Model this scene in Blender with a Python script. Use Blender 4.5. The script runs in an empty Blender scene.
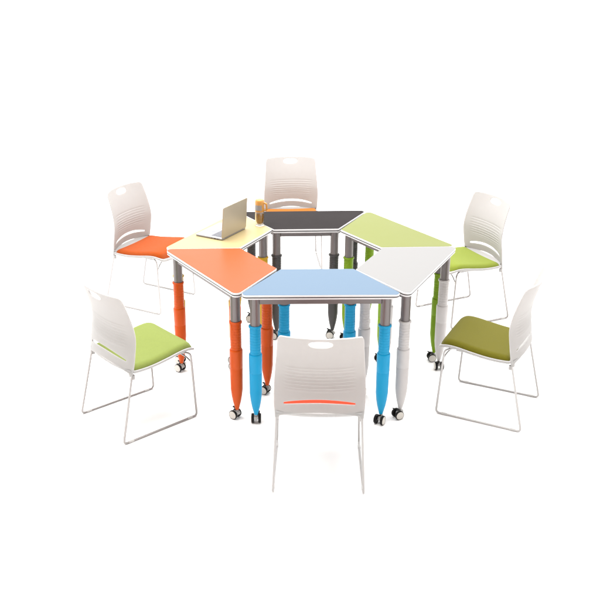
import bpy, bmesh, math
from mathutils import Vector, Matrix
from mathutils.geometry import delaunay_2d_cdt
PI = math.pi
R = math.radians
S = bpy.context.scene
COL = S.collection

# ---------------------------------------------------------------- camera
cam_d = bpy.data.cameras.new("camera")
cam = bpy.data.objects.new("camera", cam_d)
COL.objects.link(cam)
FPX, CX, CY = 923.86, 279.7, 298.7
cam_d.sensor_width = 36.0
cam_d.lens = FPX / 600 * 36.0
cam_d.shift_x = (300 - CX) / 600
cam_d.shift_y = -(300 - CY) / 600
cam_d.clip_start = 0.05
cam_d.clip_end = 500
cam.location = (0, -4.9923, 2.4706)
cam.rotation_euler = (PI / 2 - 0.38682, 0, 0)
S.camera = cam

# ---------------------------------------------------------------- light
w = bpy.data.worlds.new("World")
S.world = w
w.use_nodes = True
bg = w.node_tree.nodes["Background"]
# studio surround: bright cyclorama behind and beside the set, dimmer behind the photographer
_n, _l = w.node_tree.nodes, w.node_tree.links
_tc = _n.new("ShaderNodeTexCoord")
_sx = _n.new("ShaderNodeSeparateXYZ")
_mr = _n.new("ShaderNodeMapRange")
_l.new(_tc.outputs["Generated"], _sx.inputs[0])
_l.new(_sx.outputs["Y"], _mr.inputs[0])
_mr.inputs[1].default_value = -0.75
_mr.inputs[2].default_value = 0.35
_mr.inputs[3].default_value = 0.30
_mr.inputs[4].default_value = 2.0
_l.new(_mr.outputs[0], bg.inputs[1])
_mc = _n.new("ShaderNodeMix")
_mc.data_type = 'RGBA'
_m2 = _n.new("ShaderNodeMapRange")
_m2.inputs[1].default_value = -0.75
_m2.inputs[2].default_value = 0.2
_l.new(_sx.outputs["Y"], _m2.inputs[0])
_l.new(_m2.outputs[0], _mc.inputs[0])
_mc.inputs[6].default_value = (1.0, 0.86, 0.74, 1)
_mc.inputs[7].default_value = (1.0, 1.0, 1.0, 1)
_l.new(_mc.outputs[2], bg.inputs[0])

def area(name, loc, target, size, power, color=(1, 1, 1)):
    d = bpy.data.lights.new(name, 'AREA')
    d.shape = 'DISK'
    d.size = size
    d.energy = power
    d.color = color
    o = bpy.data.objects.new(name, d)
    COL.objects.link(o)
    o.location = loc
    o.rotation_euler = (Vector(target) - Vector(loc)).to_track_quat('-Z', 'Y').to_euler()
    return o

area("softbox_overhead", (-0.6, 0.6, 5.5), (0.1, 0.1, 0), 6.0, 650, (1, 0.985, 0.97))
# unseen fill light added over the ring to brighten the far chair
chair_fill = area("far_chair_fill", (0.1, -0.6, 3.4), (0.08, 2.06, 0.62), 1.0, 3.0, (0.97, 0.985, 1))
chair_fill.data.spread = math.radians(50)
area("side_softbox_a", (-6.5, -1.2, 1.9), (0, 0.2, 0.5), 1.8, 35, (1, 0.99, 0.98))
area("side_softbox_b", (6.5, -1.2, 1.9), (0, 0.2, 0.5), 1.8, 55, (1, 0.99, 0.98))

S.view_settings.view_transform = 'Standard'
S.view_settings.look = 'None'
S.view_settings.exposure = 0.2
S.view_settings.gamma = 1
S.render.resolution_x = S.render.resolution_y = 1024

# ---------------------------------------------------------------- materials
def srgb(r, g, b):
    f = lambda c: ((c / 255 + 0.055) / 1.055) ** 2.4 if c / 255 > 0.04045 else c / 255 / 12.92
    return (f(r), f(g), f(b))

def mat(name, c, rough=0.45, metal=0.0, spec=0.5, var=0.04, scale=30, bump=0.0, bscale=400,
        trans=0.0, sub=0.0, coat=0.0):
    """procedural: base colour gently varied by noise, noise in roughness, optional fine bump"""
    if 'floor' not in name and not trans:
        c = tuple(v * 0.82 for v in c)
    m = bpy.data.materials.new(name)
    m.use_nodes = True
    nt = m.node_tree
    N, L = nt.nodes, nt.links
    b = N["Principled BSDF"]
    tc = N.new("ShaderNodeTexCoord")
    nz = N.new("ShaderNodeTexNoise")
    nz.inputs["Scale"].default_value = scale
    nz.inputs["Detail"].default_value = 4
    L.new(tc.outputs["Object"], nz.inputs["Vector"])
    mx = N.new("ShaderNodeMix")
    mx.data_type = 'RGBA'
    L.new(nz.outputs["Fac"], mx.inputs[0])
    mx.inputs[6].default_value = tuple(min(1, v * (1 - var)) for v in c) + (1,)
    mx.inputs[7].default_value = tuple(min(1, v * (1 + var)) for v in c) + (1,)
    L.new(mx.outputs[2], b.inputs["Base Color"])
    mr = N.new("ShaderNodeMapRange")
    mr.inputs[3].default_value = max(0.02, rough - 0.05)
    mr.inputs[4].default_value = min(1, rough + 0.05)
    L.new(nz.outputs["Fac"], mr.inputs[0])
    L.new(mr.outputs[0], b.inputs["Roughness"])
    b.inputs["Metallic"].default_value = metal
    b.inputs["Specular IOR Level"].default_value = spec
    b.inputs["Transmission Weight"].default_value = trans
    b.inputs["Subsurface Weight"].default_value = sub
    b.inputs["Coat Weight"].default_value = coat
    if sub:
        b.inputs["Subsurface Scale"].default_value = 0.03
        b.inputs["Subsurface Radius"].default_value = (1, 0.9, 0.85)
    if bump:
        n2 = N.new("ShaderNodeTexNoise")
        n2.inputs["Scale"].default_value = bscale
        n2.inputs["Detail"].default_value = 3
        L.new(tc.outputs["Object"], n2.inputs["Vector"])
        bp = N.new("ShaderNodeBump")
        bp.inputs["Strength"].default_value = bump
        bp.inputs["Distance"].default_value = 0.002
        L.new(n2.outputs["Fac"], bp.inputs["Height"])
        L.new(bp.outputs[0], b.inputs["Normal"])
    return m

def fabric(name, c):
    """woven upholstery: fine two-way wave weave as bump and slight tint"""
    m = mat(name, c, rough=0.9, spec=0.15, var=0.08, scale=60)
    nt = m.node_tree
    N, L = nt.nodes, nt.links
    b = N["Principled BSDF"]
    tc = N.new("ShaderNodeTexCoord")
    h = []
    for ax in ('X', 'Y'):
        wv = N.new("ShaderNodeTexWave")
        wv.bands_direction = ax
        wv.inputs["Scale"].default_value = 180
        wv.inputs["Distortion"].default_value = 1.5
        L.new(tc.outputs["Object"], wv.inputs["Vector"])
        h.append(wv)
    ad = N.new("ShaderNodeMath")
    ad.operation = 'ADD'
    L.new(h[0].outputs["Fac"], ad.inputs[0])
    L.new(h[1].outputs["Fac"], ad.inputs[1])
    bp = N.new("ShaderNodeBump")
    bp.inputs["Strength"].default_value = 0.35
    bp.inputs["Distance"].default_value = 0.001
    L.new(ad.outputs[0], bp.inputs["Height"])
    L.new(bp.outputs[0], b.inputs["Normal"])
    b.inputs["Sheen Weight"].default_value = 0.1
    return m

K = 1 / 1.75      # how far the base colours sit below the photograph's bright values
def ck(r, g, b, k=K):
    return tuple(v * k for v in srgb(r, g, b))

M = {}
M['floor'] = mat('white_floor_sweep', (0.985, 0.985, 0.985), rough=0.9, spec=0.0, var=0.01, scale=2)
M['edge_white'] = mat('white_edge_band', (0.80, 0.80, 0.81), rough=0.4, spec=0.3)
M['edge_dark'] = mat('dark_edge_line', (0.02, 0.018, 0.018), rough=0.4)
M['steel_grey'] = mat('grey_painted_steel', ck(148, 140, 139, 0.58), rough=0.35, metal=0.3, var=0.03, bump=0.05)
M['shell'] = mat('white_shell_plastic', (0.412, 0.406, 0.402), rough=0.6, spec=0.06, var=0.02, bump=0.03, sub=0.37)
M['wire'] = mat('satin_steel_wire', (0.36, 0.34, 0.33), rough=0.28, metal=0.85, var=0.01, scale=8)
M['wire_pale'] = mat('pale_coated_wire', (0.50, 0.485, 0.48), rough=0.35, metal=0.2, var=0.01, scale=8)
M['glide'] = mat('pale_glide_plastic', (0.55, 0.54, 0.53), rough=0.5)
M['tyre'] = mat('black_tyre_rubber', (0.008, 0.008, 0.008), rough=0.6, spec=0.2)
M['wheel_disc'] = mat('pale_wheel_disc', (0.66, 0.63, 0.58), rough=0.35)
M['bracket'] = mat('caster_bracket', (0.42, 0.41, 0.40), rough=0.3, metal=0.3)
M['alu'] = mat('champagne_aluminium', (0.52, 0.465, 0.36), rough=0.38, metal=0.35, var=0.02)
M['alu_base'] = mat('pale_aluminium', (0.38, 0.38, 0.42), rough=0.35, metal=0.4, var=0.02)
M['keys'] = mat('grey_keys', (0.17, 0.17, 0.19), rough=0.5)
M['port'] = mat('dark_port', (0.02, 0.02, 0.02), rough=0.4)
M['screen'] = mat('laptop_screen_glass', (0.015, 0.015, 0.018), rough=0.08)
M['amber'] = mat('amber_drink', (0.50, 0.24, 0.03), rough=0.3, var=0.35, scale=60)
M['orange_cap'] = mat('orange_cap_plastic', (0.62, 0.29, 0.06), rough=0.35, var=0.12, scale=50)
M['cap_grey'] = mat('grey_cap_panel', (0.30, 0.29, 0.29), rough=0.4)
M['glass'] = mat('clear_plastic', (0.97, 0.95, 0.92), rough=0.05, trans=1.0, var=0.0)

def q(c, f):
    return tuple(a * b for a, b in zip(c, f))

TOPC = {'blue': q(ck(172, 203, 240), (.51, .535, .52)), 'orange': q(ck(255, 128, 62), (.76, .68, .82)),
        'yellow': q(ck(253, 228, 150), (.83, .84, 1.1)), 'green': q(ck(208, 226, 128), (.52, .48, .42)),
        'black': q(ck(88, 78, 84), (.29, .28, .24)), 'white': q(ck(230, 229, 232), (.56, .56, .54))}
LEGC = {'blue': q(ck(45, 165, 218, .72), (.12, 1.12, 1.12)), 'orange': q(ck(240, 98, 14, .72), (.95, .86, .15)),
        'yellow': ck(240, 190, 40, .66), 'green': q(ck(145, 190, 35, .72), (.86, .82, .4)), 'black': ck(84, 82, 82, .7),
        'white': ck(228, 224, 223, .72)}
for k in TOPC:
    M['top_' + k] = mat(k + '_laminate', TOPC[k], rough=0.38, var=0.02, scale=6, bump=0.04, bscale=250, spec=0.02 if k == 'black' else 0.12)
    M['leg_' + k] = mat(k + '_sleeve_plastic', LEGC[k], rough=0.36, var=0.03, scale=40, spec=0.2)
PADC = {'lime': q(ck(166, 208, 62), (1.02, .76, 2.3)), 'olive': q(ck(150, 158, 36), (.73, .59, .42)),
        'orange': q(ck(240, 106, 32), (.78, .77, .25)), 'lime_bright': q(ck(168, 210, 66), (1.0, .75, 1.1)),
        'amber': q(ck(253, 165, 50), (.78, .66, .4)), 'red_orange': ck(235, 72, 28)}
for k in PADC:
    M['pad_' + k] = fabric(k + '_seat_fabric', PADC[k])

# ---------------------------------------------------------------- mesh helpers
def obj(name, bm, mats, parent=None, smooth=True, angle=35, bevel=0):
    me = bpy.data.meshes.new(name)
    bm.normal_update()
    bm.to_mesh(me)
    bm.free()
    for m in (mats if isinstance(mats, (list, tuple)) else [mats]):
        me.materials.append(m)
    o = bpy.data.objects.new(name, me)
    COL.objects.link(o)
    o.parent = parent
    if smooth:
        for p in me.polygons:
            p.use_smooth = True
        me.set_sharp_from_angle(angle=R(angle))
    if bevel:
        b = o.modifiers.new("bevel", 'BEVEL')
        b.width = bevel
        b.segments = 2
        b.limit_method = 'ANGLE'
        b.angle_limit = R(40)
    return o

def thing(name, label, cat, loc=(0, 0, 0), rz=0, group=None):
    o = bpy.data.objects.new(name, None)
    o.empty_display_size = 0.1
    COL.objects.link(o)
    o.location = loc
    o.rotation_euler = (0, 0, rz)
    o['label'] = label
    o['category'] = cat
    if group:
        o['group'] = group
    return o

def add_box(bm, c, s, mi=0, rot=None):
    r = bmesh.ops.create_cube(bm, size=1)
    mtx = Matrix.Translation(c) @ (rot or Matrix.Identity(4)) @ Matrix.Diagonal((*s, 1))
    bmesh.ops.transform(bm, matrix=mtx, verts=r['verts'])
    for f in {f for v in r['verts'] for f in v.link_faces}:
        f.material_index = mi

def add_lathe(bm, prof, n=40, mtx=None, mi=0, cap=True):
    """prof: list of (r, z) from top or bottom; mi int or list per segment"""
    rings = []
    for r, z in prof:
        rings.append([bm.verts.new((r * math.cos(2 * PI * k / n), r * math.sin(2 * PI * k / n), z)) for k in range(n)])
    fs = []
    for i in range(len(rings) - 1):
        for k in range(n):
            f = bm.faces.new((rings[i][k], rings[i][(k + 1) % n], rings[i + 1][(k + 1) % n], rings[i + 1][k]))
            f.material_index = mi[i] if isinstance(mi, list) else mi
            fs.append(f)
    if cap:
        f = bm.faces.new(rings[0][::-1])
        f.material_index = mi[0] if isinstance(mi, list) else mi
        g = bm.faces.new(rings[-1])
        g.material_index = mi[-1] if isinstance(mi, list) else mi
        fs += [f, g]
    if mtx is not None:
        bmesh.ops.transform(bm, matrix=mtx, verts=[v for r in rings for v in r])
    bmesh.ops.recalc_face_normals(bm, faces=fs)

def round_path(pts, rads, seg=7):
    """polyline with rounded corners"""
    P = [Vector(p) for p in pts]
    out = [P[0]]
    for i in range(1, len(P) - 1):
        r = rads[i] if isinstance(rads, (list, tuple)) else rads
        a = (P[i - 1] - P[i])
        b = (P[i + 1] - P[i])
        t = min(r, a.length * .48, b.length * .48)
        p0 = P[i] + a.normalized() * t
        p2 = P[i] + b.normalized() * t
        for k in range(seg + 1):
            u = k / seg
            out.append(p0 * (1 - u) ** 2 + P[i] * 2 * u * (1 - u) + p2 * u * u)
    out.append(P[-1])
    return out

def add_tube(bm, pts, r, n=12, mi=0, flat=1.0):
    P = [Vector(p) for p in pts]
    rings = []
    up = None
    for i, p in enumerate(P):
        t = (P[min(i + 1, len(P) - 1)] - P[max(i - 1, 0)]).normalized()
        if up is None:
            up = t.orthogonal().normalized()
        up = (up - t * up.dot(t)).normalized()
        s = t.cross(up)
        rings.append([bm.verts.new(p + (up * math.cos(2 * PI * k / n) + s * math.sin(2 * PI * k / n)) * r) for k in range(n)])
    fs = []
    for i in range(len(rings) - 1):
        for k in range(n):
            fs.append(bm.faces.new((rings[i][k], rings[i][(k + 1) % n], rings[i + 1][(k + 1) % n], rings[i + 1][k])))
    fs.append(bm.faces.new(rings[0][::-1]))
    fs.append(bm.faces.new(rings[-1]))
    for f in fs:
        f.material_index = mi
    bmesh.ops.recalc_face_normals(bm, faces=fs)

def rounded_poly(pts, r, seg=8):
    """closed 2D polygon with circular-ish corners"""
    P = [Vector((p[0], p[1])) for p in pts]
    n = len(P)
    out = []
    for i in range(n):
        a = (P[i - 1] - P[i]).normalized()
        b = (P[(i + 1) % n] - P[i]).normalized()
        rr = r[i] if isinstance(r, (list, tuple)) else r
        ang = a.angle(b)
        t = rr / math.tan(ang / 2)
        p0, p2 = P[i] + a * t, P[i] + b * t
        c = P[i] + (a + b).normalized() * (rr / math.sin(ang / 2))
        a0 = math.atan2(*(p0 - c).yx)
        a1 = math.atan2(*(p2 - c).yx)
        d = (a1 - a0 + PI) % (2 * PI) - PI
        for k in range(seg + 1):
            an = a0 + d * k / seg
            out.append((c.x + rr * math.cos(an), c.y + rr * math.sin(an)))
    return out

def inset(poly, d):
    """move a ccw convex polygon inwards by d"""
    n = len(poly)
    out = []
    for i in range(n):
        p = Vector(poly[i])
        a = (p - Vector(poly[i - 1]))
        b = (Vector(poly[(i + 1) % n]) - p)
        na = Vector((-a.y, a.x)).normalized() if a.length > 1e-7 else Vector((0, 0))
        nb = Vector((-b.y, b.x)).normalized() if b.length > 1e-7 else Vector((0, 0))
        m = (na + nb).normalized()
        q = p + m * d / max(0.5, m.dot(nb if nb.length else na))
        out.append((q.x, q.y))
    return out

def loft(bm, levels, cap_bottom=True, cap_top=True):
    """levels: (poly, z, material index of the band above this level)"""
    rings = [[bm.verts.new((x, y, z)) for x, y in poly] for poly, z, _ in levels]
    n = len(rings[0])
    fs = []
    for i in range(len(rings) - 1):
        for k in range(n):
            f = bm.faces.new((rings[i][k], rings[i][(k + 1) % n], rings[i + 1][(k + 1) % n], rings[i + 1][k]))
            f.material_index = levels[i][2]
            fs.append(f)
    if cap_bottom:
        f = bm.faces.new(rings[0][::-1])
        f.material_index = levels[0][2]
        fs.append(f)
    if cap_top:
        f = bm.faces.new(rings[-1])
        f.material_index = levels[-1][2]
        fs.append(f)
    bmesh.ops.recalc_face_normals(bm, faces=fs)

# ---------------------------------------------------------------- setting
bm = bmesh.new()
fp = [(120 * math.cos(2 * PI * k / 96), 120 * math.sin(2 * PI * k / 96)) for k in range(96)]
bm.faces.new([bm.verts.new((x, y, 0)) for x, y in fp])
fl = obj('floor', bm, M['floor'], smooth=False)
fl['kind'] = 'structure'

# ---------------------------------------------------------------- tables
TA, TD, TS, TH = 0.8324, 0.3803, 0.3933, 0.75
LEGPOS = [(-0.331, 0.042), (0.331, 0.042), (0.178, 0.325), (-0.178, 0.325)]

def make_table():
    t = thing('trapezoid_table', 'table', 'table')
    # slab: white lower layer, dark line, white upper layer, coloured laminate
    base = rounded_poly([(-TA / 2, 0.0015), (TA / 2, 0.0015), (TS / 2, TD - 0.0015), (-TS / 2, TD - 0.0015)],
                        [0.028, 0.028, 0.014, 0.014])
    z0 = TH - 0.024
    bm = bmesh.new()
    loft(bm, [(inset(base, .0035), z0, 0), (inset(base, .001), z0 + .002, 0), (inset(base, .001), z0 + .0085, 1),
              (inset(base, .0018), z0 + .0088, 1), (inset(base, .0018), z0 + .0142, 1),
              (base, z0 + .0145, 0), (base, TH - .0022, 0), (inset(base, .0007), TH - .0007, 0),
              (inset(base, .0025), TH, 0)])
    obj('edge_band', bm, [M['edge_white'], M['edge_dark']], None, angle=30).name = 'edge_band'
    eb = bpy.data.objects['edge_band']
    bm = bmesh.new()
    loft(bm, [(inset(base, .0020), TH - 0.0015, 0), (inset(base, .0020), TH + .0006, 0), (inset(base, .0028), TH + .0011, 0)])
    top = obj('tabletop', bm, M['top_blue'], t, angle=20)
    eb.parent = top
    # welded apron frame of four rails
    f = bmesh.new()
    ln = [Vector((x, y, 0)) for x, y in LEGPOS]
    for i in range(4):
        a, b = ln[i], ln[(i + 1) % 4]
        d = b - a
        c = (a + b) / 2
        rot = Matrix.Rotation(math.atan2(d.y, d.x), 4, 'Z')
        add_box(f, (c.x, c.y, z0 - 0.0185), (d.length - 0.046, 0.022, 0.035), 0, rot)
    # short steel plates and screws under the slab
    add_box(f, (0, 0.18, z0 - 0.006), (0.36, 0.03, 0.004))
    obj('frame', f, M['steel_grey'], t, bevel=0.002)
    for i, (x, y) in enumerate(LEGPOS):
        T = Matrix.Translation((x, y, 0))
        l = bmesh.new()
        add_lathe(l, [(0.0255, 0.545), (0.0255, z0 - 0.006), (0.0262, z0 - 0.004), (0.0262, z0 - 0.0005)], 36, T)
        leg = obj('leg', l, M['steel_grey'], t)
        s = bmesh.new()
        prof = [(0.0256, 0.572), (0.031, 0.572), (0.0335, 0.570), (0.034, 0.566), (0.0335, 0.562), (0.0285, 0.558)]
        zt, zb, nr = 0.548, 0.425, 8
        for k in range(nr):                                       # ribbed adjusting collar
            za = zt - (zt - zb) * k / nr
            zc = (zt - zb) / nr
            prof += [(0.0289, za), (0.0289, za - zc * .62), (0.0280, za - zc * .70), (0.0280, za - zc * .94)]
        prof += [(0.0288, 0.424), (0.0288, 0.412), (0.0330, 0.411), (0.0344, 0.407), (0.0346, 0.402),
                 (0.0336, 0.308), (0.0328, 0.3065), (0.0328, 0.3045), (0.0334, 0.303), (0.0322, 0.182), (0.0312, 0.172)]
        prof += [(0.0280, 0.142), (0.0218, 0.106), (0.0150, 0.078), (0.0115, 0.063), (0.0105, 0.061), (0.0100, 0.056)]
        add_lathe(s, prof, 44, T)
        obj('sleeve', s, M['leg_blue'], leg, angle=28)
        cr = bpy.data.objects.new('caster', None)
        bmesh_c = bmesh.new()
        # swivel stem + hood between the wheels
        add_lathe(bmesh_c, [(0.006, 0.020), (0.006, 0.060)], 16)
        hp = [(0.0065, 0.046), (0.0175, 0.046), (0.0205, 0.040), (0.022, 0.034), (0.0205, 0.031), (0.0065, 0.031)]
        add_lathe(bmesh_c, hp, 28, Matrix.Translation((-0.002, 0, 0)) @ Matrix.Diagonal((1.0, .62, 1, 1)))
        add_box(bmesh_c, (-0.011, 0, 0.031), (0.022, 0.016, 0.014))
        add_lathe(bmesh_c, [(0.004, -0.024), (0.004, 0.024)], 12,
                  Matrix.Translation((-0.014, 0, 0.0255)) @ Matrix.Rotation(PI / 2, 4, 'X'))
        bpy.data.objects.remove(cr)
        cr = obj('caster', bmesh_c, M['bracket'], t, bevel=0.0008)
        cr.location = (x, y, 0)
        for sgn in (-1, 1):
            wv = bmesh.new()
            X = Matrix.Translation((-0.014, sgn * 0.0185, 0.0255)) @ Matrix.Rotation(PI / 2 * -sgn, 4, 'X')
            # outward is +z of the lathe
            pr = [(0.014, -0.0075), (0.023, -0.0075), (0.0250, -0.0055), (0.0255, -0.002), (0.0255, 0.003), (0.0246, 0.0058),
                  (0.0236, 0.0070), (0.0226, 0.0068), (0.0220, 0.0064), (0.0212, 0.0074), (0.010, 0.0092), (0.0035, 0.0096)]
            mi = [0] * 7 + [0] + [1] * 3
            add_lathe(wv, pr, 32, X, mi)
            obj('wheel', wv, [M['tyre'], M['wheel_disc']], cr)
        br = bmesh.new()
        path = [(-0.028, 0, 0.046), (-0.036, 0, 0.052), (-0.043, 0, 0.052)]
        add_box(br, (-0.030, 0.013, 0.054), (0.016, 0.012, 0.004), 0, Matrix.Rotation(0.35, 4, 'Y'))
        add_box(br, (-0.021, 0.013, 0.047), (0.008, 0.010, 0.012))
        add_box(br, (-0.013, 0.004, 0.0495), (0.012, 0.018, 0.003))
        obj('brake_lever', br, M['tyre'], cr, bevel=0.001)
    return t

def children(o):
    return [c for c in bpy.data.objects if c.parent == o]

def copy_tree(o, parent=None):
    c = o.copy()
    COL.objects.link(c)
    c.parent = parent
    for ch in children(o):
        copy_tree(ch, c)
    return c

def recolour(o, old, new):
    """own mesh with one material swapped"""
    for ch in children(o):
        recolour(ch, old, new)
    if o.type == 'MESH' and any(m == old for m in o.data.materials):
        key = (o.data.name, new.name)
        if key not in RC:
            me = o.data.copy()
            for i, m in enumerate(me.materials):
                if m == old:
                    me.materials[i] = new
            RC[key] = me
        o.data = RC[key]
RC = {}

TG = 'trapezoid tables arranged in a hexagonal ring'
TABLES = [
    ('blue', (0.2065, -0.7252, 0.0130), 'light blue topped trapezoid table with blue legs, nearest the viewer',
     [-90, 60, 90, 20]),
    ('white', (0.8341, -0.3469, 1.0998), 'white topped trapezoid table with white legs, beside the blue table',
     [25, 95, 20, 60]),
    ('green', (0.7928, 0.3770, 2.1413), 'pale green topped trapezoid table with green legs, behind the white table',
     [5, 40, 10, 15]),
    ('black', (0.1463, 0.7255, 3.1799), 'charcoal topped trapezoid table with dark grey legs at the back',
     [20, -15, -20, -10]),
    ('yellow', (-0.4734, 0.3498, 4.2298), 'pale yellow topped trapezoid table with yellow legs, under the laptop',
     [-10, -40, -20, 10]),
    ('orange', (-0.4395, -0.3740, 5.2733), 'orange topped trapezoid table with orange legs, beside the blue table',
     [-35, -35, -30, -30]),
]
proto = make_table()
tabs = [proto] + [copy_tree(proto) for _ in TABLES[1:]]
for t, (k, (x, y, th), lab, yaws) in zip(tabs, TABLES):
    t.location = (x, y, 0)
    t.rotation_euler = (0, 0, th)
    t['label'] = lab
    t['group'] = TG
    cs = [c for c in children(t) if c.name.startswith('caster')]
    # match casters with the legs they sit under; yaw = world rolling direction
    for c in cs:
        i = min(range(4), key=lambda j: (c.location.x - LEGPOS[j][0]) ** 2 + (c.location.y - LEGPOS[j][1]) ** 2)
        c.rotation_euler = (0, 0, R(yaws[i]) - th)
for t, (k, *_r) in zip(tabs[1:], TABLES[1:]):
    recolour(t, M['top_blue'], M['top_' + k])
    recolour(t, M['leg_blue'], M['leg_' + k])

# ---------------------------------------------------------------- chairs
def lerp_tab(tab, v):
    if v <= tab[0][0]:
        return tab[0][1]
    for (a, x), (b, y) in zip(tab, tab[1:]):
        if v <= b:
            u = (v - a) / (b - a)
            u = u * u * (3 - 2 * u) * .4 + u * .6
            return x + (y - x) * u
    return tab[-1][1]

def catmull(tab, v):
    n = len(tab)
    if v <= tab[0][0]:
        return tab[0][1]
    if v >= tab[-1][0]:
        return tab[-1][1]
    for i in range(n - 1):
        if tab[i][0] <= v <= tab[i + 1][0]:
            x0, y0 = tab[i]
            x1, y1 = tab[i + 1]
            m0 = (tab[i + 1][1] - tab[i - 1][1]) / (tab[i + 1][0] - tab[i - 1][0]) if i else (y1 - y0) / (x1 - x0)
            m1 = (tab[i + 2][1] - tab[i][1]) / (tab[i + 2][0] - tab[i][0]) if i < n - 2 else (y1 - y0) / (x1 - x0)
            h = x1 - x0
            u = (v - x0) / h
            return ((2 * u ** 3 - 3 * u ** 2 + 1) * y0 + (u ** 3 - 2 * u ** 2 + u) * h * m0
                    + (-2 * u ** 3 + 3 * u ** 2) * y1 + (u ** 3 - u ** 2) * h * m1)

BACK_Y = [(0.355, 0.076), (0.40, 0.086), (0.47, 0.097), (0.56, 0.108), (0.62, 0.101), (0.69, 0.083), (0.79, 0.048)]
BACK_W = [(0.355, 0.203), (0.42, 0.209), (0.50, 0.210), (0.58, 0.206), (0.68, 0.198), (0.79, 0.190)]

def back_pt(x, z):
    hw = catmull(BACK_W, z)
    u = min(1, abs(x) / hw)
    bow = 0.044 * (1 - u ** 2.2)
    y = catmull(BACK_Y, z) - bow
    # louvre ribs across the middle
    if abs(x) < 0.165 and 0.50 < z < 0.632:
        e = min(1, (0.165 - abs(x)) / 0.02) * min(1, (z - 0.50) / 0.01) * min(1, (0.632 - z) / 0.01)
        ph = ((z - 0.50) / 0.0165) % 1.0
        y -= 0.0022 * e * (1 - ph) ** 1.5
    return Vector((x, y, z))

def make_back(t):
    # outline in (x, z)
    out = []
    zs = [0.36 + (0.765 - 0.36) * k / 50 for k in range(51)]
    right = [(catmull(BACK_W, z), z) for z in zs]
    rc = 0.016
    wt = catmull(BACK_W, 0.79)
    corner = [(wt - rc + rc * math.cos(a), 0.786 - rc + rc * math.sin(a)) for a in [PI / 2 * k / 8 for k in range(1, 9)]]
    topn = 24
    top = [((wt - rc) * (1 - 2 * k / topn), 0.786 + 0.004 * (1 - (1 - 2 * k / topn) ** 2)) for k in range(1, topn)]
    bn = 40
    # lower edge: feet at the sides, arch between
    def arch(x):
        u = abs(x) / 0.185
        return 0.374 + 0.031 * (1 - u ** 2)
    bot = [(-0.185 + 0.37 * k / bn, arch(-0.185 + 0.37 * k / bn)) for k in range(bn + 1)]
    right = right + corner
    left = [(-x, z) for x, z in right][::-1]
    outline = bot + [(0.190, 0.358)] + right + top + left + [(-0.190, 0.358)]
    # holes
    h1 = []
    for k in range(40):
        a = -2 * PI * k / 40
        c, s = math.cos(a), math.sin(a)
        h1.append((0.054 * math.copysign(abs(c) ** .75, c), 0.757 + 0.0185 * math.copysign(abs(s) ** .9, s)))
    h2 = []
    n = 44
    mid = lambda x: 0.436 + 0.023 * (1 - (x / 0.168) ** 2)
    hh = lambda x: 0.0035 + 0.0055 * math.sqrt(max(0, 1 - (x / 0.168) ** 2))
    for k in range(n + 1):
        x = -0.166 + 0.332 * k / n
        h2.append((x, mid(x) + hh(x)))
    for k in range(n + 1):
        x = 0.166 - 0.332 * k / n
        h2.append((x, mid(x) - hh(x)))
    # interior points
    pts = []
    loops = [outline, h1, h2]
    def inside(p, L):
        r = False
        for i in range(len(L)):
            (x1, y1), (x2, y2) = L[i - 1], L[i]
            if (y1 > p[1]) != (y2 > p[1]) and p[0] < (x2 - x1) * (p[1] - y1) / (y2 - y1) + x1:
                r = not r
        return r
    def near(p, d):
        for L in loops:
            for q in L:
                if abs(q[0] - p[0]) < d and abs(q[1] - p[1]) < d:
                    return True
        return False
    z = 0.37
    while z < 0.785:
        dz = 0.0027 if 0.49 < z < 0.64 else 0.011
        nx = 34
        for k in range(nx + 1):
            x = -0.204 + 0.408 * k / nx
            p = (x, z)
            if inside(p, outline) and not inside(p, h1) and not inside(p, h2) and not near(p, 0.004):
                pts.append(p)
        z += dz
    vin, edges = [], []
    for L in loops:
        b0 = len(vin)
        vin += [Vector(q) for q in L]
        edges += [(b0 + i, b0 + (i + 1) % len(L)) for i in range(len(L))]
    vin += [Vector(q) for q in pts]
    vo, eo, fo, *_ = delaunay_2d_cdt(vin, edges, [], 0, 1e-6)
    bm = bmesh.new()
    TK = 0.0065
    P3 = [back_pt(v.x, v.y) for v in vo]
    front, rear = [], []
    for v, p in zip(vo, P3):
        e = 1e-3
        du = back_pt(v.x + e, v.y) - back_pt(v.x - e, v.y)
        zz = catmull(BACK_Y, v.y + e) - catmull(BACK_Y, v.y - e)
        dv = Vector((0, zz, 2 * e))
        nrm = du.cross(dv).normalized()
        if nrm.y > 0:
            nrm = -nrm
        rear.append(bm.verts.new(p))
        front.append(bm.verts.new(p - nrm * TK))
    for f in fo:
        c = sum((vo[i] for i in f), Vector((0, 0))) / len(f)
        if not inside(c, outline) or inside(c, h1) or inside(c, h2):
            continue
        bm.faces.new([rear[i] for i in f])
        bm.faces.new([front[i] for i in f][::-1])
    bm.edges.ensure_lookup_table()
    be = [(e.verts[0], e.verts[1]) for e in bm.edges if len(e.link_faces) == 1]
    idx = {v: i for i, v in enumerate(rear)}
    fr = {v: i for i, v in enumerate(front)}
    for a, b in be:
        if a in idx and b in idx:
            bm.faces.new((a, b, front[idx[b]], front[idx[a]]))
    loose = [v for v in bm.verts if not v.link_faces]
    bmesh.ops.delete(bm, geom=loose, context='VERTS')
    bmesh.ops.recalc_face_normals(bm, faces=bm.faces[:])
    # sockets where the rear legs enter
    for s in (-1, 1):
        add_lathe(bm, [(0.0078, 0.340), (0.0085, 0.345), (0.0085, 0.364)], 20,
                  Matrix.Translation((s * 0.196, 0.0915, 0)))
    return obj('backrest', bm, M['shell'], t, angle=38)

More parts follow.
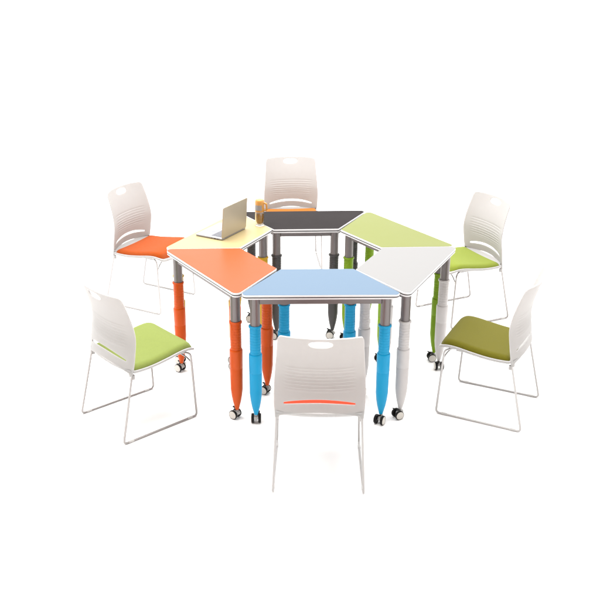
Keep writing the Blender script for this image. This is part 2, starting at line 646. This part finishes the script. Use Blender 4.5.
SEAT_Z = [(0.03, 0.409), (0.065, 0.395), (0.11, 0.384), (0.20, 0.384), (0.30, 0.396), (0.38, 0.408), (0.43, 0.409), (0.465, 0.398), (0.49, 0.376)]

def seat_outline(d):
    """plan outline of the seat, inset by d, ccw"""
    n = 14
    pts = []
    w = 0.206 - d
    yf = 0.484 - d
    yr = 0.075 + d
    rc = max(0.012, 0.045 - d * .3)
    for k in range(n + 1):                       # rear edge, bowed backwards
        x = -(w - .012) + 2 * (w - .012) * k / n
        pts.append((x, yr - 0.028 * (1 - (x / (w - .012)) ** 2)))
    for k in range(1, 20):
        y = yr + (yf - rc - yr) * k / 20
        pts.append((w + 0.004 * math.sin(PI * (y - yr) / (yf - yr)), y))
    for k in range(9):
        a = PI / 2 * k / 8
        pts.append((w - rc + rc * math.cos(a), yf - rc + rc * math.sin(a)))
    for k in range(1, 14):
        x = (w - rc) * (1 - 2 * k / 14)
        pts.append((x, yf + 0.006 * (1 - (x / (w - rc)) ** 2)))
    for k in range(9):
        a = PI / 2 + PI / 2 * k / 8
        pts.append((-(w - rc) + rc * math.cos(a), yf - rc + rc * math.sin(a)))
    for k in range(1, 20):
        y = yf - rc + (yr - yf + rc) * k / 20
        pts.append((-w - 0.004 * math.sin(PI * (y - yr) / (yf - yr)), y))
    return pts

def sheet(bm, outline, zfun, sgn, shrink_steps, mi=0):
    """fill an outline by concentric rings towards its middle"""
    cx = 0.0
    cy = 0.28
    rings = []
    for s in shrink_steps:
        rings.append([bm.verts.new((cx + (x - cx) * s, cy + (y - cy) * s,
                                    zfun(cx + (x - cx) * s, cy + (y - cy) * s, s))) for x, y in outline])
    n = len(outline)
    fs = []
    for i in range(len(rings) - 1):
        for k in range(n):
            fs.append(bm.faces.new((rings[i][k], rings[i][(k + 1) % n], rings[i + 1][(k + 1) % n], rings[i + 1][k])))
    c = bm.verts.new((cx, cy, zfun(cx, cy, 0)))
    for k in range(n):
        fs.append(bm.faces.new((rings[-1][k], rings[-1][(k + 1) % n], c)))
    return rings[0], fs

def seat_z(x, y):
    return catmull(SEAT_Z, y) - 0.006 * (1 - (x / 0.21) ** 2)

def make_chair():
    t = thing('stacking_chair', 'chair', 'chair')
    make_back(t)
    steps = [1, .985, .95, .9, .82, .7, .55, .4, .25, .1]
    # moulded shell with rolled rim
    bm = bmesh.new()
    o = seat_outline(0)
    lo, f1 = sheet(bm, o, lambda x, y, s: seat_z(x, y) - 0.018 * (1 - s ** 10) - (0.004 if s == 1 else 0.008), -1, steps)
    hi, f2 = sheet(bm, o, lambda x, y, s: seat_z(x, y) + 0.004 - (0.001 if s == 1 else 0) - 0.003 * (1 - s ** 12), 1, steps)
    n = len(o)
    for k in range(n):
        bm.faces.new((lo[k], lo[(k + 1) % n], hi[(k + 1) % n], hi[k]))
    bmesh.ops.recalc_face_normals(bm, faces=bm.faces[:])
    obj('seat_shell', bm, M['shell'], t, angle=50)
    # upholstered pad
    bm = bmesh.new()
    o = seat_outline(0.010)
    o = [(x, y + (0.034 * (1 - (x / 0.2) ** 2) + 0.006 if y < 0.09 else 0)) for x, y in o]
    psteps = [1, .992, .975, .95, .9, .82, .7, .55, .4, .25, .1]
    def ptop(x, y, s):
        e = 1 - s
        h = 0.023 * min(1, (1 - max(0, 1 - e / 0.11) ** 2.2)) + 0.004 * (1 - s ** 2)
        if y < 0.16:
            h *= 0.75 + 0.25 * (y - 0.07) / 0.09
        return seat_z(x, y) + 0.003 + h
    hi, f = sheet(bm, o, ptop, 1, psteps)
    lo, f = sheet(bm, o, lambda x, y, s: seat_z(x, y) + 0.001, -1, [1, .5])
    for k in range(n):
        bm.faces.new((lo[k], lo[(k + 1) % n], hi[(k + 1) % n], hi[k]))
    bmesh.ops.recalc_face_normals(bm, faces=bm.faces[:])
    obj('seat_pad', bm, M['pad_lime'], t, angle=60)
    # sled frame: one bent rod per side, glides on the floor runner
    rr = 0.0058
    for s in (-1, 1):
        bm = bmesh.new()
        path = round_path([(s * .150, 0.37, 0.376), (s * .178, 0.40, 0.388), (s * .200, 0.442, 0.378), (s * .2095, 0.462, rr), (s * .2125, 0.0, rr),
                           (s * .196, 0.089, 0.385), (s * .196, 0.0905, 0.398)],
                          [0, .02, .035, .022, .022, .03, 0], 8)
        add_tube(bm, path, rr, 12)
        rod = obj('sled_leg', bm, M['wire'], t, angle=60)
        for yy in (0.045, 0.415):
            g = bmesh.new()
            x0 = s * (.2125 + (.2095 - .2125) * yy / .462)
            add_lathe(g, [(0.004, -.016), (0.0072, -.014), (0.0078, 0), (0.0072, .014), (0.004, .016)], 14,
                      Matrix.Translation((x0, yy, rr + .0013)) @ Matrix.Rotation(PI / 2, 4, 'X') @ Matrix.Diagonal((1, .85, 1, 1)))
            obj('glide', g, M['glide'], rod)
    bm = bmesh.new()
    path = round_path([(-.203, 0.449, 0.318), (-.165, 0.440, 0.345), (-.11, 0.425, 0.358), (.11, 0.425, 0.358), (.165, 0.440, 0.345), (.203, 0.449, 0.318)], .03, 6)
    add_tube(bm, path, 0.0042, 10)
    obj('crossbar', bm, M['wire'], t, angle=60)
    bm = bmesh.new()
    for s in (-1, 1):
        add_box(bm, (s * .15, 0.24, 0.371), (0.022, 0.30, 0.010))
    obj('under_rail', bm, M['shell'], t, bevel=.002)
    return t

CG = 'stacking chairs standing around the tables'
CHAIRS = [
    ('lime', (-0.9335, -0.7500, -0.857), 'white wire sled chair with light green seat pad standing nearest left, back turned'),
    ('olive', (1.3555, -0.5950, 1.101), 'white wire sled chair with dark olive green seat pad, seen side on'),
    ('orange', (-1.1100, 1.1820, -2.073), 'white wire sled chair with bright orange seat pad beside the yellow table'),
    ('lime_bright', (1.4490, 0.9215, 2.012), 'white wire sled chair with bright green seat pad beside the pale green table'),
    ('amber', (0.0800, 2.0600, 3.212), 'white wire sled chair with amber seat pad behind the charcoal table, facing the viewer'),
    ('red_orange', (0.1790, -1.3430, -0.036), 'white chair in front of the blue table, red orange pad glimpsed through its back slot'),
]
cp = make_chair()
chs = [cp] + [copy_tree(cp) for _ in CHAIRS[1:]]
for c, (k, (x, y, th), lab) in zip(chs, CHAIRS):
    c.location = (x, y, 0)
    c.rotation_euler = (0, 0, th)
    c['label'] = lab
    c['group'] = CG
for c, (k, *_r) in zip(chs[1:], CHAIRS[1:]):
    recolour(c, M['pad_lime'], M['pad_' + k])
    if k in ('olive', 'orange', 'red_orange'):
        recolour(c, M['wire'], M['wire_pale'])

# ---------------------------------------------------------------- laptop on the yellow table
ZT = TH + 0.0012
lt = thing('laptop', 'open silver laptop on the yellow table, its lid back towards the viewer', 'laptop',
           (-0.336, 0.123, ZT), math.atan2(0.218, 0.126))
# local x along the hinge, local +y towards the front edge of the keyboard
W_, D_ = 0.262, 0.188
bm = bmesh.new()
bp = rounded_poly([(0, 0), (W_, 0), (W_, D_), (0, D_)], .008, 5)
loft(bm, [(inset(bp, .003), 0.0008, 0), (bp, .004, 0), (bp, .0105, 0), (inset(bp, .0008), .0112, 0)])
for xx in (0.03, W_ - 0.03):
    add_box(bm, (xx, 0.02, 0.0002), (.02, .008, .0016))
base = obj('base', bm, M['alu_base'], lt, bevel=0)
bm = bmesh.new()
kw, kd = 0.0152, 0.0145
for r_ in range(5):
    n_ = 14
    for c_ in range(n_):
        if r_ == 4 and 4 <= c_ <= 8:
            continue
        add_box(bm, (0.026 + (c_ + .5) * kw, 0.020 + (r_ + .5) * kd, .0121), (kw - .002, kd - .002, .0014))
add_box(bm, (0.026 + 6.5 * kw, 0.020 + 4.5 * kd, .0121), (5 * kw - .002, kd - .002, .0014))
obj('keyboard', bm, M['keys'], base, smooth=False)
bm = bmesh.new()
add_box(bm, (W_ / 2, 0.140, .0116), (.09, .056, .0006))
obj('touchpad', bm, mat('touchpad_glass', (.27, .27, .31), rough=.2), base, smooth=False, bevel=.0005)
bm = bmesh.new()
for yy, ww in ((0.030, .010), (0.050, .012), (0.072, .006)):
    add_box(bm, (-0.0001, yy, .0066), (.0012, ww, .0035))
    add_box(bm, (W_ + 0.0001, yy, .0066), (.0012, ww, .0035))
obj('port', bm, M['port'], base, smooth=False)
bm = bmesh.new()
lp = rounded_poly([(0, 0), (W_, 0), (W_, 0.188), (0, 0.188)], .008, 5)
loft(bm, [(inset(lp, .001), 0, 0), (lp, .001, 0), (lp, .0045, 0), (inset(lp, .001), .0055, 0)])
# lid stands up from the hinge; leans away from the keyboard by a few degrees
LM = Matrix.Translation((0, 0.004, 0.0115)) @ Matrix.Rotation(R(94), 4, 'X')
bmesh.ops.transform(bm, matrix=LM, verts=bm.verts[:])
lid = obj('lid', bm, M['alu'], lt)
bm = bmesh.new()
add_box(bm, (W_ / 2, 0.098, -0.0003), (W_ - .016, .165, .0010))
bmesh.ops.transform(bm, matrix=LM, verts=bm.verts[:])
obj('screen', bm, M['screen'], lid, smooth=False)
bm = bmesh.new()
add_lathe(bm, [(.0045, 0.03), (.0045, W_ - .03)], 16, Matrix.Translation((0, 0.003, .0115)) @ Matrix.Rotation(PI / 2, 4, 'Y'))
obj('hinge', bm, M['keys'], lid)

# ---------------------------------------------------------------- bottle on the yellow table
bt = thing('drink_bottle', 'clear bottle of amber drink with orange cap and carry loop, behind the laptop', 'bottle',
           (-0.122, 0.425, ZT), 0)
bm = bmesh.new()
add_lathe(bm, [(0.001, 0.006), (0.0235, 0.006), (0.0255, 0.010), (0.0262, 0.088), (0.0282, 0.088), (0.0285, 0.004), (0.026, 0.0), (0.001, 0.0)],
          40, cap=False)
obj('cup', bm, M['glass'], bt)
bm = bmesh.new()
add_lathe(bm, [(0.001, 0.0125), (0.016, 0.0125), (0.0215, 0.024), (0.0245, 0.045), (0.0245, 0.078), (0.001, 0.078)], 32, cap=False)
obj('drink', bm, M['amber'], bt)
bm = bmesh.new()
add_lathe(bm, [(0.001, 0.0885), (0.029, 0.0885), (0.0295, 0.095), (0.0285, 0.150), (0.0270, 0.158), (0.0235, 0.162), (0.001, 0.163)], 40, cap=False)
cap = obj('cap', bm, M['orange_cap'], bt)
bm = bmesh.new()
n_ = 12
vs = []
for k in range(n_ + 1):
    a = R(-160) + R(95) * k / n_
    for z, dr in ((0.100, 0.0296), (0.132, 0.0292)):
        vs.append((a, z, dr))
rows = []
for rad in (0.0, 0.0016):
    rows.append([bm.verts.new(((d + rad - .0004) * math.cos(a), (d + rad - .0004) * math.sin(a), z)) for a, z, d in vs])
for k in range(n_):
    i = 2 * k
    for q in (0, 1):
        bm.faces.new((rows[q][i], rows[q][i + 2], rows[q][i + 3], rows[q][i + 1]))
    bm.faces.new((rows[0][i], rows[0][i + 2], rows[1][i + 2], rows[1][i]))
    bm.faces.new((rows[0][i + 1], rows[0][i + 3], rows[1][i + 3], rows[1][i + 1]))
bmesh.ops.recalc_face_normals(bm, faces=bm.faces[:])
obj('cap_panel', bm, M['cap_grey'], cap)
bm = bmesh.new()
add_tube(bm, round_path([(0.024, -0.006, 0.142), (0.042, -0.012, 0.140), (0.044, -0.012, 0.100), (0.026, -0.008, 0.096)], .012, 6), 0.0055, 12)
obj('carry_loop', bm, M['orange_cap'], cap)
